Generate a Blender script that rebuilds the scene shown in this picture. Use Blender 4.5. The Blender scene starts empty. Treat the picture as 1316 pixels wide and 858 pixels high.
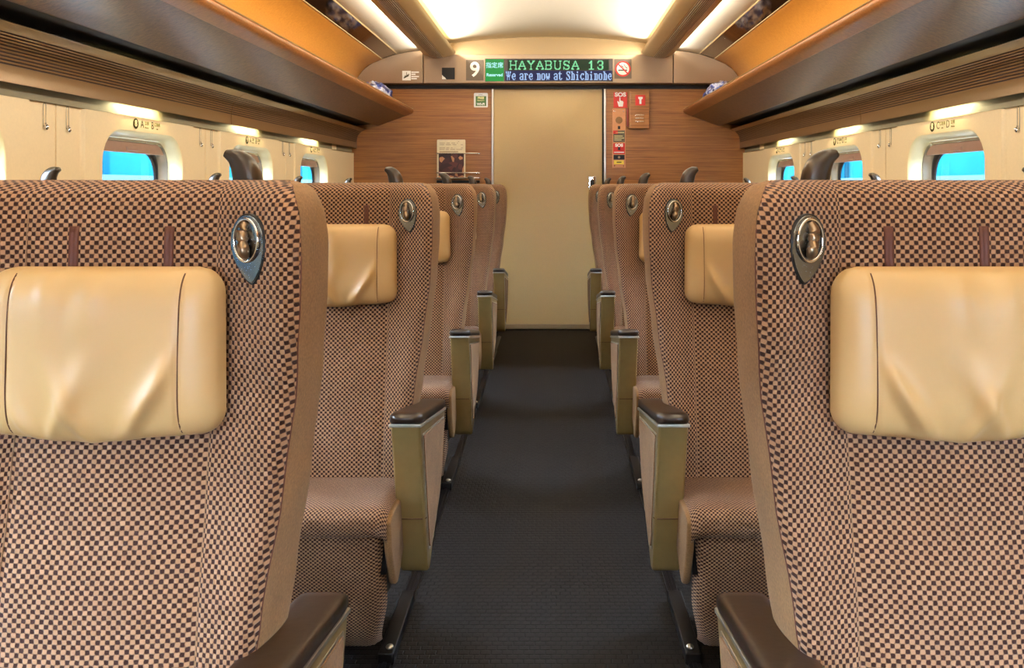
import bpy, bmesh, math, random
from mathutils import Vector, Matrix
random.seed(7)
PI = math.pi
S = bpy.context.scene
COL = S.collection

# ------------------------------------------------------------------ colours and materials
def lin(c):
    return tuple((v/12.92 if v <= .04045 else ((v+.055)/1.055)**2.4) for v in [x/255 for x in c])
def rgba(c): return lin(c)+(1,)

class NT:
    def __init__(s, name):
        s.m = bpy.data.materials.new(name); s.m.use_nodes = True
        s.n = s.m.node_tree.nodes; s.l = s.m.node_tree.links
        s.n.clear()
        s.out = s.n.new('ShaderNodeOutputMaterial')
        s.b = s.n.new('ShaderNodeBsdfPrincipled')
        s.l.new(s.b.outputs[0], s.out.inputs[0])
    def node(s, t, **kw):
        n = s.n.new(t)
        for k, v in kw.items(): setattr(n, k, v)
        return n
    def val(s, inp, v):
        if hasattr(v, 'is_output') or isinstance(v, bpy.types.NodeSocket): s.l.new(v, inp)
        else: inp.default_value = v
    def math(s, op, a, b=0.0, clamp=False):
        n = s.node('ShaderNodeMath', operation=op); n.use_clamp = clamp
        s.val(n.inputs[0], a); s.val(n.inputs[1], b); return n.outputs[0]
    def ramp(s, fac, stops, mode='LINEAR'):
        n = s.node('ShaderNodeValToRGB'); n.color_ramp.interpolation = mode
        e = n.color_ramp.elements
        while len(e) < len(stops): e.new(.5)
        for el, (p, c) in zip(e, stops): el.position = p; el.color = c
        s.l.new(fac, n.inputs[0]); return n.outputs[0]
    def noise(s, vec, scale, detail=3, rough=.5):
        n = s.node('ShaderNodeTexNoise'); s.l.new(vec, n.inputs['Vector'])
        n.inputs['Scale'].default_value = scale; n.inputs['Detail'].default_value = detail
        n.inputs['Roughness'].default_value = rough; return n.outputs['Fac']
    def mapping(s, vec, scale=(1,1,1), rot=(0,0,0)):
        n = s.node('ShaderNodeMapping'); s.l.new(vec, n.inputs[0])
        n.inputs['Scale'].default_value = scale; n.inputs['Rotation'].default_value = rot; return n.outputs[0]
    def coord(s, k='Object'):
        return s.node('ShaderNodeTexCoord').outputs[k]
    def bump(s, h, strength=.3, dist=.001):
        n = s.node('ShaderNodeBump'); n.inputs['Strength'].default_value = strength
        n.inputs['Distance'].default_value = dist; s.l.new(h, n.inputs['Height'])
        s.l.new(n.outputs[0], s.b.inputs['Normal'])
    def set(s, **kw):
        for k, v in kw.items():
            s.val(s.b.inputs[k.replace('_', ' ')], v)
        return s

def plain(name, c, rough=.5, metal=0.0, var=.06, scale=30, bump=0.0, spec=.5, coat=0.0):
    t = NT(name); co = t.coord()
    f = t.noise(co, scale, 4)
    a = tuple(min(1, x*(1-var)) for x in lin(c))+(1,); b = tuple(min(1, x*(1+var)) for x in lin(c))+(1,)
    col = t.ramp(f, [(.3, a), (.7, b)])
    t.set(Base_Color=col, Roughness=rough, Metallic=metal)
    t.b.inputs['Specular IOR Level'].default_value = spec
    t.b.inputs['Coat Weight'].default_value = coat
    t.b.inputs['Coat Roughness'].default_value = .08
    if bump: t.bump(f, bump, .002)
    return t.m

def emit(name, c, strength):
    t = NT(name)
    t.set(Base_Color=(.01, .01, .01, 1), Roughness=.6)
    t.b.inputs['Specular IOR Level'].default_value = .1
    t.b.inputs['Emission Color'].default_value = rgba(c)
    t.b.inputs['Emission Strength'].default_value = strength
    return t.m

def weave(name, light, dark, cu=.0112, cv=.0118, bias=.05):
    t = NT(name); uv = t.node('ShaderNodeUVMap').outputs[0]
    d = t.node('ShaderNodeTexNoise'); t.l.new(uv, d.inputs['Vector']); d.inputs['Scale'].default_value = 160; d.inputs['Detail'].default_value = 1
    sp = t.node('ShaderNodeSeparateXYZ'); t.l.new(uv, sp.inputs[0])
    sd = t.node('ShaderNodeSeparateXYZ'); t.l.new(d.outputs['Color'], sd.inputs[0])
    u = t.math('ADD', sp.outputs[0], t.math('MULTIPLY', t.math('SUBTRACT', sd.outputs[0], .5), .0022))
    v = t.math('ADD', sp.outputs[1], t.math('MULTIPLY', t.math('SUBTRACT', sd.outputs[1], .5), .0018))
    a = t.math('SINE', t.math('MULTIPLY', u, 2*PI/cu))
    b = t.math('SINE', t.math('MULTIPLY', v, 2*PI/cv))
    p = t.math('MULTIPLY', a, b)
    # widen the light tufts
    p = t.math('ADD', p, bias)
    sharp = t.math('ADD', t.math('MULTIPLY', p, 1.9), .5, clamp=True)
    fine = t.noise(uv, 900, 2)
    fac = t.math('ADD', sharp, t.math('MULTIPLY', t.math('SUBTRACT', fine, .5), .5), clamp=True)
    mid = tuple((x+y)/2*.9 for x, y in zip(lin(light), lin(dark)))+(1,)
    col = t.ramp(fac, [(.0, rgba(dark)), (.45, mid), (.9, rgba(light))])
    t.set(Base_Color=col, Roughness=.85)
    t.b.inputs['Specular IOR Level'].default_value = .3
    t.b.inputs['Sheen Weight'].default_value = .12
    t.b.inputs['Sheen Roughness'].default_value = .4
    h = t.math('ADD', sharp, t.math('MULTIPLY', fine, .35))
    t.bump(h, .9, .0016)
    return t.m

def wood(name, c1, c2, grain=(1.2, 60, 60), rough=.4, coat=.15):
    t = NT(name); co = t.coord()
    v = t.mapping(co, grain)
    f = t.noise(v, 2.2, 6, .65)
    g = t.noise(t.mapping(co, tuple(x*4 for x in grain)), 2.5, 3)
    fac = t.math('ADD', t.math('MULTIPLY', f, .7), t.math('MULTIPLY', g, .3))
    col = t.ramp(fac, [(.36, rgba(c2)), (.62, rgba(c1))])
    t.set(Base_Color=col, Roughness=rough)
    t.b.inputs['Coat Weight'].default_value = coat
    t.b.inputs['Coat Roughness'].default_value = .25
    t.bump(fac, .12, .001)
    return t.m

M = {}
M['weave'] = weave('woven_brown_check', (176, 136, 104), (48, 21, 16), .0122, .0118, .02)
M['weave_edge'] = weave('woven_brown_check_small', (176, 138, 106), (52, 24, 18), .0098, .0094, .0)
def suede(name, c, var=.16):
    t = NT(name); co = t.coord()
    f = t.noise(co, 260, 3); g = t.noise(co, 9, 3)
    fac = t.math('ADD', t.math('MULTIPLY', f, .6), t.math('MULTIPLY', g, .4))
    a = tuple(x*(1-var*1.6) for x in lin(c))+(1,); b = tuple(min(1, x*(1+var*1.6)) for x in lin(c))+(1,)
    t.set(Base_Color=t.ramp(fac, [(.33, a), (.67, b)]), Roughness=.9)
    t.b.inputs['Sheen Weight'].default_value = .1
    t.b.inputs['Specular IOR Level'].default_value = .2
    t.bump(f, .35, .0008); return t.m
M['suede'] = suede('tan_suede', (142, 108, 70))
M['insert'] = suede('brown_suede_insert', (126, 94, 62), .22)
M['leather'] = plain('cream_leather', (202, 166, 112), .40, var=.05, scale=6, spec=.55)
_l = M['leather'].node_tree; 
M['strap'] = plain('brown_strap', (92, 46, 28), .55)
M['seamthread'] = plain('tan_thread', (150, 118, 88), .8)
M['stitch'] = plain('brown_piping', (96, 58, 30), .6)
M['champagne'] = plain('champagne_metallic_paint', (176, 150, 94), .30, .55, var=.04, coat=.25)
M['silver'] = plain('brushed_silver', (206, 202, 192), .38, .95, var=.03)
M['chrome'] = plain('chrome', (226, 226, 226), .12, 1, var=.01)
M['hookplate'] = plain('smoked_metal', (128, 132, 138), .18, .95, var=.03)
M['knob'] = plain('bronze_metal', (150, 128, 104), .28, .85, var=.04)
M['padleather'] = plain('black_brown_leather', (44, 30, 22), .30, var=.15, scale=60, bump=.12, spec=.55, coat=.2)
M['handle'] = plain('dark_bronze_plastic', (60, 47, 34), .30, .2, var=.08, coat=.3)
M['shell'] = plain('seat_shell_plastic', (92, 80, 66), .45)
M['dark'] = plain('dark_metal', (26, 24, 26), .4, .5)
M['black'] = plain('black_matte', (10, 9, 9), .6)
M['cream'] = plain('cream_panel', (236, 216, 174), .45, var=.025, scale=120, bump=.03)
M['creamglossy'] = plain('window_surround_cream', (232, 222, 178), .3, var=.02)
M['headstrip'] = plain('shaded_head_strip', (132, 124, 98), .5)  # grey stands in for shade on the cream strip under the louvre
M['shade'] = plain('window_shade_taupe', (150, 120, 104), .4)
M['gasket'] = plain('black_rubber', (16, 17, 20), .35)
M['grey'] = plain('grey_metal_frame', (184, 182, 168), .25, .7, var=.03)
M['ceiling'] = plain('ceiling_white', (238, 232, 216), .55, var=.01)
M['door'] = plain('beige_door_paint', (196, 168, 112), .42, var=.03, scale=200)
M['endwood'] = wood('end_wall_veneer', (176, 118, 56), (122, 74, 28), (1.0, 60, 55))
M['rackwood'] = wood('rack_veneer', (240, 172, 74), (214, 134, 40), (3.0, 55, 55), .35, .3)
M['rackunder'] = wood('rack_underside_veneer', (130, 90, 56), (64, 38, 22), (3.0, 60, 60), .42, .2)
M['nosewood'] = wood('rack_nosing_veneer', (178, 116, 56), (138, 80, 32), (3.0, 55, 55), .4, .2)
M['olive'] = plain('olive_gold_paint', (158, 134, 96), .34, .45, var=.03, scale=150)
M['ribmetal'] = plain('pale_rib_metal', (226, 214, 192), .35, .4, var=.02)
M['louvre'] = plain('louvre_gold_brown', (132, 104, 66), .30, .5, var=.03, scale=150, coat=.2)
M['groove'] = plain('louvre_groove', (52, 26, 18), .5)
M['beam'] = plain('beam_champagne', (208, 184, 134), .35, .4, var=.03)
M['lintel'] = plain('taupe_metallic_panel', (150, 128, 104), .36, .45, var=.05, scale=260)
def ribbed(name, c1, c2, axis_uv=1, period=.0075, rough=.32):
    t = NT(name); uv = t.node('ShaderNodeUVMap').outputs[0]
    sp = t.node('ShaderNodeSeparateXYZ'); t.l.new(uv, sp.inputs[0])
    s = t.math('SINE', t.math('MULTIPLY', sp.outputs[axis_uv], 2*PI/period))
    s = t.math('ADD', t.math('MULTIPLY', s, .9), .5, clamp=True)
    t.set(Base_Color=t.ramp(s, [(.1, rgba(c2)), (.7, rgba(c1))]), Roughness=rough, Metallic=.3)
    t.bump(s, .8, .002); return t.m
M['rib'] = ribbed('ribbed_aluminium', (214, 196, 160), (70, 46, 34))
# mirror-like dark glass of the rack
M['mirror'] = plain('smoked_mirror', (150, 138, 118), .06, .95, var=.01)
t = NT('window_glass'); t.n.remove(t.b)
tr = t.node('ShaderNodeBsdfTransparent'); tr.inputs[0].default_value = (.9, .97, 1, 1)
gl = t.node('ShaderNodeBsdfGlossy'); gl.inputs['Roughness'].default_value = .02
ge = t.node('ShaderNodeNewGeometry'); dt = t.node('ShaderNodeVectorMath', operation='DOT_PRODUCT')
t.l.new(ge.outputs['Normal'], dt.inputs[0]); t.l.new(ge.outputs['Incoming'], dt.inputs[1])
fc = t.math('ADD', .03, t.math('MULTIPLY', t.math('POWER', t.math('SUBTRACT', 1, t.math('ABSOLUTE', dt.outputs['Value'])), 5), .5))
mx = t.node('ShaderNodeMixShader'); t.l.new(fc, mx.inputs[0]); t.l.new(tr.outputs[0], mx.inputs[1]); t.l.new(gl.outputs[0], mx.inputs[2])
t.l.new(mx.outputs[0], t.out.inputs[0]); M['glass'] = t.m
# carpet
t = NT('dark_grid_carpet'); co = t.coord()
mp = t.mapping(co, (1, 1, 1))
br = t.node('ShaderNodeTexBrick'); t.l.new(mp, br.inputs['Vector'])
br.offset = .5
br.inputs['Scale'].default_value = 1; br.inputs['Brick Width'].default_value = .028; br.inputs['Row Height'].default_value = .020
br.inputs['Mortar Size'].default_value = .0028; br.inputs['Mortar Smooth'].default_value = .6
br.inputs['Color1'].default_value = rgba((29, 23, 23)); br.inputs['Color2'].default_value = rgba((23, 18, 18)); br.inputs['Mortar'].default_value = rgba((5, 4, 4))
nz = t.noise(co, 700, 2); nz2 = t.noise(co, 2.5, 2)
mixn = t.node('ShaderNodeMix', data_type='RGBA', blend_type='MULTIPLY'); mixn.inputs[0].default_value = .7
t.l.new(br.outputs[0], mixn.inputs[6]); t.l.new(t.ramp(nz, [(.3, (.55, .55, .55, 1)), (.7, (1, 1, 1, 1))]), mixn.inputs[7])
t.set(Base_Color=mixn.outputs[2], Roughness=.62)
t.b.inputs['Specular IOR Level'].default_value = .22
t.bump(t.math('SUBTRACT', t.math('MULTIPLY', nz, .4), br.outputs['Fac']), .8, .003)
M['carpet'] = t.m

# ------------------------------------------------------------------ mesh helpers
def link(o, parent=None):
    COL.objects.link(o)
    if parent is not None: o.parent = parent
    return o

class MB:
    def __init__(s): s.v = []; s.f = []; s.uv = {}; s.mi = []; s.sm = []
    def add(s, verts, faces, uvs=None, mi=0, smooth=False):
        o = len(s.v); s.v += [tuple(p) for p in verts]
        for f in faces:
            s.f.append(tuple(i+o for i in f)); s.mi.append(mi); s.sm.append(smooth)
        if uvs:
            for i, q in enumerate(uvs): s.uv[o+i] = q
        return s
    def box(s, x0, x1, y0, y1, z0, z1, mi=0):
        v = [(x, y, z) for x in (x0, x1) for y in (y0, y1) for z in (z0, z1)]
        return s.add(v, [(0,1,3,2), (4,6,7,5), (0,4,5,1), (2,3,7,6), (0,2,6,4), (1,5,7,3)], mi=mi)
    def grid(s, P, nu, nv, uvf=None, mi=0, closed_u=False):
        vs = [P(i, j) for j in range(nv) for i in range(nu)]
        fs = []
        for j in range(nv-1):
            for i in range(nu if closed_u else nu-1):
                k = (i+1) % nu
                fs.append((j*nu+i, j*nu+k, (j+1)*nu+k, (j+1)*nu+i))
        uvs = [uvf(i, j) for j in range(nv) for i in range(nu)] if uvf else None
        return s.add(vs, fs, uvs, mi, True)
    def rings(s, R, cap=True, mi=0, smooth=True):
        n = len(R[0]); vs = [p for r in R for p in r]; fs = []
        for j in range(len(R)-1):
            for i in range(n):
                k = (i+1) % n
                fs.append((j*n+i, j*n+k, (j+1)*n+k, (j+1)*n+i))
        if cap:
            fs.append(tuple(range(n))[::-1]); fs.append(tuple(range((len(R)-1)*n, len(R)*n)))
        return s.add(vs, fs, None, mi, smooth)
    def tube(s, pts, r, n=10, mi=0, closed=False):
        R = []; N = len(pts); pts = [Vector(p) for p in pts]
        up = Vector((.13, .21, .97))
        for i, p in enumerate(pts):
            if closed: d = pts[(i+1) % N]-pts[i-1]
            else: d = pts[min(i+1, N-1)]-pts[max(i-1, 0)]
            d.normalize()
            a = d.cross(up)
            if a.length < .05: a = d.cross(Vector((1, 0, 0)))
            a.normalize(); b = d.cross(a)
            rr = r[i] if isinstance(r, (list, tuple)) else r
            R.append([p+a*rr*math.cos(2*PI*k/n)+b*rr*math.sin(2*PI*k/n) for k in range(n)])
        if closed: R.append(R[0]); return s.rings(R, False, mi)
        return s.rings(R, True, mi)
    def prism(s, poly, f, t0, t1, mi=0):
        """poly 2D outline, f(a,b,t)->xyz"""
        n = len(poly)
        vs = [f(a, b, t0) for a, b in poly]+[f(a, b, t1) for a, b in poly]
        fs = [tuple(range(n))[::-1], tuple(range(n, 2*n))]+[(i, (i+1) % n, n+(i+1) % n, n+i) for i in range(n)]
        return s.add(vs, fs, None, mi)
    def sphere(s, c, r, nu=16, nv=10, mi=0):
        R = []
        for j in range(nv+1):
            th = PI*(j+.001)/(nv+.002)
            R.append([(c[0]+r[0]*math.sin(th)*math.cos(2*PI*i/nu), c[1]+r[1]*math.sin(th)*math.sin(2*PI*i/nu), c[2]+r[2]*math.cos(th)) for i in range(nu)])
        return s.rings(R, True, mi)
    def build(s, name, mats, parent=None, bevel=0, seg=2, smooth=None, fix=True, subsurf=0, solid=0):
        me = bpy.data.meshes.new(name); me.from_pydata(s.v, [], s.f); me.update()
        if not isinstance(mats, (list, tuple)): mats = [mats]
        for m in mats: me.materials.append(m)
        for p, mi, sm in zip(me.polygons, s.mi, s.sm):
            p.material_index = mi; p.use_smooth = sm if smooth is None else smooth
        if s.uv:
            ul = me.uv_layers.new(name='UVMap')
            for lp in me.loops:
                ul.data[lp.index].uv = s.uv.get(lp.vertex_index, (0, 0))
        if fix:
            bm = bmesh.new(); bm.from_mesh(me); bmesh.ops.recalc_face_normals(bm, faces=bm.faces); bm.to_mesh(me); bm.free()
        o = bpy.data.objects.new(name, me); link(o, parent)
        if solid:
            m = o.modifiers.new('Solid', 'SOLIDIFY'); m.thickness = solid; m.offset = 0
        if bevel:
            m = o.modifiers.new('Bevel', 'BEVEL'); m.width = bevel; m.segments = seg; m.limit_method = 'ANGLE'; m.angle_limit = math.radians(35)
            for p in me.polygons: p.use_smooth = True
            w = o.modifiers.new('WN', 'WEIGHTED_NORMAL'); w.keep_sharp = True
        if subsurf:
            m = o.modifiers.new('Sub', 'SUBSURF'); m.levels = subsurf; m.render_levels = subsurf
        return o

def empty(name, loc=(0, 0, 0)):
    o = bpy.data.objects.new(name, None); o.location = loc; o.empty_display_size = .1; COL.objects.link(o); return o
def tag(o, label, cat, group=None, kind=None):
    o['label'] = label; o['category'] = cat
    if group: o['group'] = group
    if kind: o['kind'] = kind
    return o
def struct(o): o['kind'] = 'structure'; return o
def copy_tree(o, parent=None):
    c = o.copy(); COL.objects.link(c); c.parent = parent
    for ch in [x for x in S.objects if x.parent == o]:
        copy_tree(ch, c)
    return c
def lerp_tab(tab, z):
    if z <= tab[0][0]: return tab[0][1]
    for (a, va), (b, vb) in zip(tab, tab[1:]):
        if z <= b:
            t = (z-a)/(b-a); t = t*t*(3-2*t)*.5+t*.5
            return va+(vb-va)*t
    return tab[-1][1]
def smooth(t):
    t = max(0, min(1, t)); return t*t*(3-2*t)
def rrect(a0, a1, b0, b1, r, n=6):
    out = []
    for cx, cy, st in ((a1-r, b1-r, 0), (a0+r, b1-r, 1), (a0+r, b0+r, 2), (a1-r, b0+r, 3)):
        for k in range(n+1):
            t = (st+k/n)*PI/2
            out.append((cx+r*math.cos(t), cy+r*math.sin(t)))
    return out
def catmull(pts, n=6):
    out = []
    P = [pts[0]]+list(pts)+[pts[-1]]
    for i in range(1, len(P)-2):
        p0, p1, p2, p3 = [Vector(p) for p in P[i-1:i+3]]
        for k in range(n):
            t = k/n
            out.append(tuple(.5*((2*p1)+(-p0+p2)*t+(2*p0-5*p1+4*p2-p3)*t*t+(-p0+3*p1-3*p2+p3)*t**3)))
    out.append(tuple(pts[-1])); return out

def text_mesh(s, size, frame, mat, name, parent, bold=0, align='CENTER', depth=.0004, sx=1.0):
    """frame: (origin, x_axis, y_axis) of the lettering plane"""
    cu = bpy.data.curves.new('txt', 'FONT'); cu.body = s; cu.size = size; cu.align_x = align; cu.align_y = 'CENTER'
    cu.offset = bold; cu.extrude = depth
    tmp = bpy.data.objects.new('txt', cu); COL.objects.link(tmp)
    dg = bpy.context.evaluated_depsgraph_get(); dg.update()
    me = bpy.data.meshes.new_from_object(tmp.evaluated_get(dg)); bpy.data.objects.remove(tmp)
    o, xa, ya = [Vector(q) for q in frame]; za = xa.cross(ya)
    for v in me.vertices:
        c = v.co.copy(); v.co = o+xa*c.x*sx+ya*c.y+za*c.z
    me.materials.clear(); me.materials.append(mat); me.name = name
    return link(bpy.data.objects.new(name, me), parent)

# ------------------------------------------------------------------ measures of the carriage
YB, YE = -3.0, 6.74           # ends of the modelled saloon
XW = 1.613                    # side wall
PITCH = 1.163
WC = [3.275+PITCH*k for k in range(-5, 3)]    # window centres

# ------------------------------------------------------------------ floor
fl = MB(); fl.box(-1.7, 1.7, YB-.1, YE+.3, -.05, 0)
struct(fl.build('floor', M['carpet'], fix=True))

# ------------------------------------------------------------------ side walls with window openings
def wall(side, name):
    mb = MB(); s = side
    zt = 1.468; zlow = .744; hw, z0, z1 = .32, .80, 1.412
    def P(y, z, x): return (s*x, y, z)
    for c in WC:
        hole = rrect(c-hw, c+hw, z0, z1, .13, 8)
        # outer frame points matched by projection
        out = []
        for (a, b) in hole:
            da, db = a-c, b-(z0+z1)/2
            k = min(.43/abs(da) if abs(da) > 1e-6 else 1e9, (zt-(z0+z1)/2)/db if db > 1e-6 else 1e9, ((z0+z1)/2-zlow)/-db if db < -1e-6 else 1e9)
            out.append((c+da*k, (z0+z1)/2+db*k))
        n = len(hole)
        vs = [P(a, b, XW-.010) for a, b in hole]+[P(a, b, XW-.010) for a, b in out]
        mb.add(vs, [(i, (i+1) % n, n+(i+1) % n, n+i) for i in range(n)])
        # corner fillers of the outer rectangle
        mb.add([P(c-.43, 0, XW-.010), P(c+.43, 0, XW-.010), P(c+.43, zlow, XW-.010), P(c-.43, zlow, XW-.010)], [(0, 1, 2, 3)])
        for (ya, za) in ((c-.43, zlow), (c+.43, zlow), (c-.43, zt), (c+.43, zt)):
            near = sorted(range(n), key=lambda i: (out[i][0]-ya)**2+(out[i][1]-za)**2)
            on_v = [i for i in near if abs(out[i][0]-ya) < 1e-4][:1]; on_h = [i for i in near if abs(out[i][1]-za) < 1e-4][:1]
            if on_v and on_h and on_v != on_h:
                mb.add([P(*out[on_v[0]], XW-.010), P(ya, za, XW-.010), P(*out[on_h[0]], XW-.010)], [(0, 1, 2)])
        for d in (-1, 1):
            prof = [(.43, XW-.010), (.438, XW-.002), (.446, XW), (.5775, XW), (.5785, XW+.006), (.5815, XW+.008)]
            for (a, xa), (b, xb) in zip(prof, prof[1:]):
                mb.add([P(c+d*a, 0, xa), P(c+d*b, 0, xb), P(c+d*b, zt, xb), P(c+d*a, zt, xa)], [(0, 1, 2, 3)])
    for a in (WC[0]-.5815, WC[-1]+.5815): mb.add([P(a-.003, 0, XW+.008), P(a+.003, 0, XW+.008), P(a+.003, zt, XW+.008), P(a-.003, zt, XW+.008)], [(0, 1, 2, 3)])
    a, b = WC[0]-.5785, WC[-1]+.5785
    for y0, y1 in ((YB-.05, a), (b, YE+.05)):
        if y1 > y0: mb.add([P(y0, 0, XW), P(y1, 0, XW), P(y1, zt, XW), P(y0, zt, XW)], [(0, 1, 2, 3)])
    # recessed strip at the head of the wall and the shell above it
    for q in (WC[0]-.5815, WC[-1]+.5815): mb.box(*sorted((s*(XW+.012), s*(XW+.020))), q-.06, q+.06, 0, 1.6)  # hidden cover plates added behind the joints against light leaks
    y0, y1 = YB-.05, YE+.05
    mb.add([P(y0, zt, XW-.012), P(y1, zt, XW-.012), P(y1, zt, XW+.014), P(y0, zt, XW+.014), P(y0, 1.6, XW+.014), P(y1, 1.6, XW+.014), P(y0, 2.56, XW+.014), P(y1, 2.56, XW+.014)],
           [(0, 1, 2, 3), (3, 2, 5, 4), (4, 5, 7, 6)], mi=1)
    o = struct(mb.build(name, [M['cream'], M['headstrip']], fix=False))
    return o
wall(-1, 'wall_left'); wall(1, 'wall_right')

def loopgrid(mb, L, mi=0, smooth_=True):
    n = len(L[0]); vs = [p for l in L for p in l]
    fs = [(j*n+i, j*n+(i+1) % n, (j+1)*n+(i+1) % n, (j+1)*n+i) for j in range(len(L)-1) for i in range(n)]
    mb.add(vs, fs, None, mi, smooth_)
def make_window(side, c, idx, shade_down=False):
    s = side
    def loop(h, z0, z1, r, x): return [(s*x, a, b) for a, b in rrect(c-h, c+h, z0, z1, r, 8)]
    mb = MB()
    loopgrid(mb, [loop(.322, .798, 1.414, .13, XW-.0105), loop(.318, .802, 1.410, .13, XW-.008), loop(.306, .815, 1.397, .12, XW+.012), loop(.300, .821, 1.390, .11, XW+.034), loop(.296, .825, 1.386, .105, XW+.045)])
    w = mb.build('window_%d' % idx, M['creamglossy'], fix=False); struct(w)
    mb = MB()
    loopgrid(mb, [loop(.296, .825, 1.386, .105, XW+.043), loop(.290, .831, 1.380, .10, XW+.040), loop(.284, .837, 1.375, .095, XW+.043), loop(.280, .841, 1.368, .09, XW+.064), loop(.262, .86, 1.35, .085, XW+.072)])
    mb.build('window_frame', M['grey'], w, fix=False)
    mb = MB()
    loopgrid(mb, [loop(.264, .858, 1.352, .085, XW+.070), loop(.25, .87, 1.34, .10, XW+.070), loop(.246, .875, 1.336, .10, XW+.082)])
    mb.build('gasket', M['gasket'], w, fix=False)
    mb = MB(); g = loop(.262, .86, 1.35, .09, XW+.082)
    mb.add(g, [tuple(range(len(g)))]); mb.build('pane', M['glass'], w, fix=False)
    mb = MB(); zb = .86 if shade_down else 1.330
    mb.box(*sorted((s*(XW+.048), s*(XW+.058))), c-.281, c+.281, zb, 1.372)
    sh = mb.build('window_shade', M['shade'], w, bevel=.003)
    mb = MB(); mb.box(*sorted((s*(XW+.042), s*(XW+.050))), c-.045, c+.045, zb+.008, zb+.026)
    mb.build('shade_pull', M['shade'], sh, bevel=.006)
    return w
k = 1
for s in (-1, 1):
    for c in WC:
        make_window(s, c, k, shade_down=(s == 1 and .5 < c < 2.4)); k += 1  # unseen right shades lowered to keep blue daylight out of hook reflections

# ------------------------------------------------------------------ end walls, door
def wallbox(name, boxes, mat):
    mb = MB()
    for b in boxes: mb.box(*b)
    return struct(mb.build(name, mat))
ew = MB()
poly = [(-1.66, 0), (-.462, 0), (-.462, 2.03), (.462, 2.03), (.462, 0), (1.66, 0), (1.66, 2.58), (-1.66, 2.58)]
# build the wall face as three slabs in one mesh: left, right and over the door
ew.add([(x, y, z) for y in (YE, YE+.08) for x, z in poly],
       [(0, 1, 2, 7), (2, 3, 6, 7), (3, 4, 5, 6), (8, 15, 10, 9), (10, 15, 14, 11), (11, 14, 13, 12), (1, 9, 10, 2), (2, 10, 11, 3), (3, 11, 12, 4), (0, 7, 15, 8), (5, 13, 14, 6), (7, 6, 14, 15)])
struct(ew.build('wall_far', M['endwood']))
wallbox('wall_near', [(-1.66, -.46, YB-.1, YB, 0, 2.58), (.46, 1.66, YB-.1, YB, 0, 2.58), (-.46, .46, YB-.1, YB, 2.03, 2.58)], M['endwood'])
nd = wallbox('added_fill_door', [(-.459, -.26, YB-.08, YB-.03, .004, 2.029), (.26, .459, YB-.08, YB-.03, .004, 2.029), (-.26, .26, YB-.08, YB-.03, .004, .80), (-.26, .26, YB-.08, YB-.03, 1.50, 2.029)], M['door'])  # unseen glazed door added behind the camera to bring in cool daylight
mb = MB(); mb.add([(-.26, YB-.05, .80), (.26, YB-.05, .80), (.26, YB-.05, 1.50), (-.26, YB-.05, 1.50)], [(0, 1, 2, 3)]); mb.build('pane', M['glass'], nd, fix=False)  # pane of the added fill door, unseen
wallbox('wall_light_block', [(-.60, .60, YE+.081, YE+.12, -.05, 2.2)], M['black'])  # unseen backing box added to block sky light under the door
ub = MB(); ub.box(-1.2, 1.2, YE-.012, YE-.001, 2.2, 2.5)
struct(ub.build('trim_1', M['olive']))

dr = MB(); dr.box(-.455, .448, YE+.022, YE+.05, .004, 2.03)
door = struct(dr.build('door_1', M['door'], bevel=.004))
mb = MB(); mb.box(-.455, .448, YE+.012, YE+.022, .01, .045); mb.build('kick_strip', M['olive'], door)
mb = MB(); mb.box(.335, .395, YE+.008, YE+.022, 1.10, 1.275); hd = mb.build('door_handle', M['chrome'], door, bevel=.004)
mb = MB(); mb.box(.350, .380, YE+.004, YE+.009, 1.13, 1.245); mb.build('finger_recess', M['black'], hd, bevel=.003)
mb = MB(); mb.box(-.470, -.455, YE-.012, YE+.03, 0, 2.03); struct(mb.build('trim_2', M['silver'], bevel=.003))
mb = MB(); mb.box(.460, .478, YE-.012, YE+.03, 0, 2.03); struct(mb.build('trim_3', M['silver'], bevel=.003))
mb = MB(); mb.box(.447, .461, YE-.004, YE+.045, 0, 2.03); struct(mb.build('trim_4', M['black']))

# lintel panels over the door
YL = 6.60
def curve_sym(): pass
backcurve = [(1.600, 1.68), (1.602, 1.80), (1.600, 1.90), (1.580, 2.00), (1.548, 2.075), (1.505, 2.135), (1.444, 2.182), (1.349, 2.225)]
for s, nm in ((-1, 'trim_5'), (1, 'trim_6')):
    pl = [(1.018, 2.028), (1.575, 2.028), (1.548, 2.077), (1.505, 2.136), (1.444, 2.183), (1.349, 2.226), (1.229, 2.268), (1.065, 2.292), (1.018, 2.292)]
    mb = MB(); mb.prism(pl, lambda a, b, t: (s*a, t, b), YL, YE-.001)
    struct(mb.build(nm, M['lintel'], bevel=.004))
mb = MB(); mb.box(-1.012, 1.012, YL-.004, YE-.013, 2.028, 2.262); struct(mb.build('trim_7', M['lintel'], bevel=.005))
mb = MB(); mb.box(-1.6, 1.6, YE-.02, YE-.001, 1.998, 2.027); struct(mb.build('trim_8', M['black']))

# ------------------------------------------------------------------ ceiling
half = [(1.64, 2.58), (1.64, 2.275), (1.36, 2.262), (1.225, 2.270), (1.065, 2.297), (1.00, 2.335), (.90, 2.365), (.78, 2.378), (.6, 2.397), (.4, 2.413), (.2, 2.423), (0, 2.427)]
prof = [(-x, z) for x, z in half]+[(x, z) for x, z in half[::-1][1:]]
mb = MB(); mb.prism(prof, lambda a, b, t: (a, t, b), YB-.05, YE+.05)
ce = struct(mb.build('ceiling', M['ceiling']))
for p in ce.data.polygons:
    p.use_smooth = len(p.vertices) == 4 and p.normal.z < -.5

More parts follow.
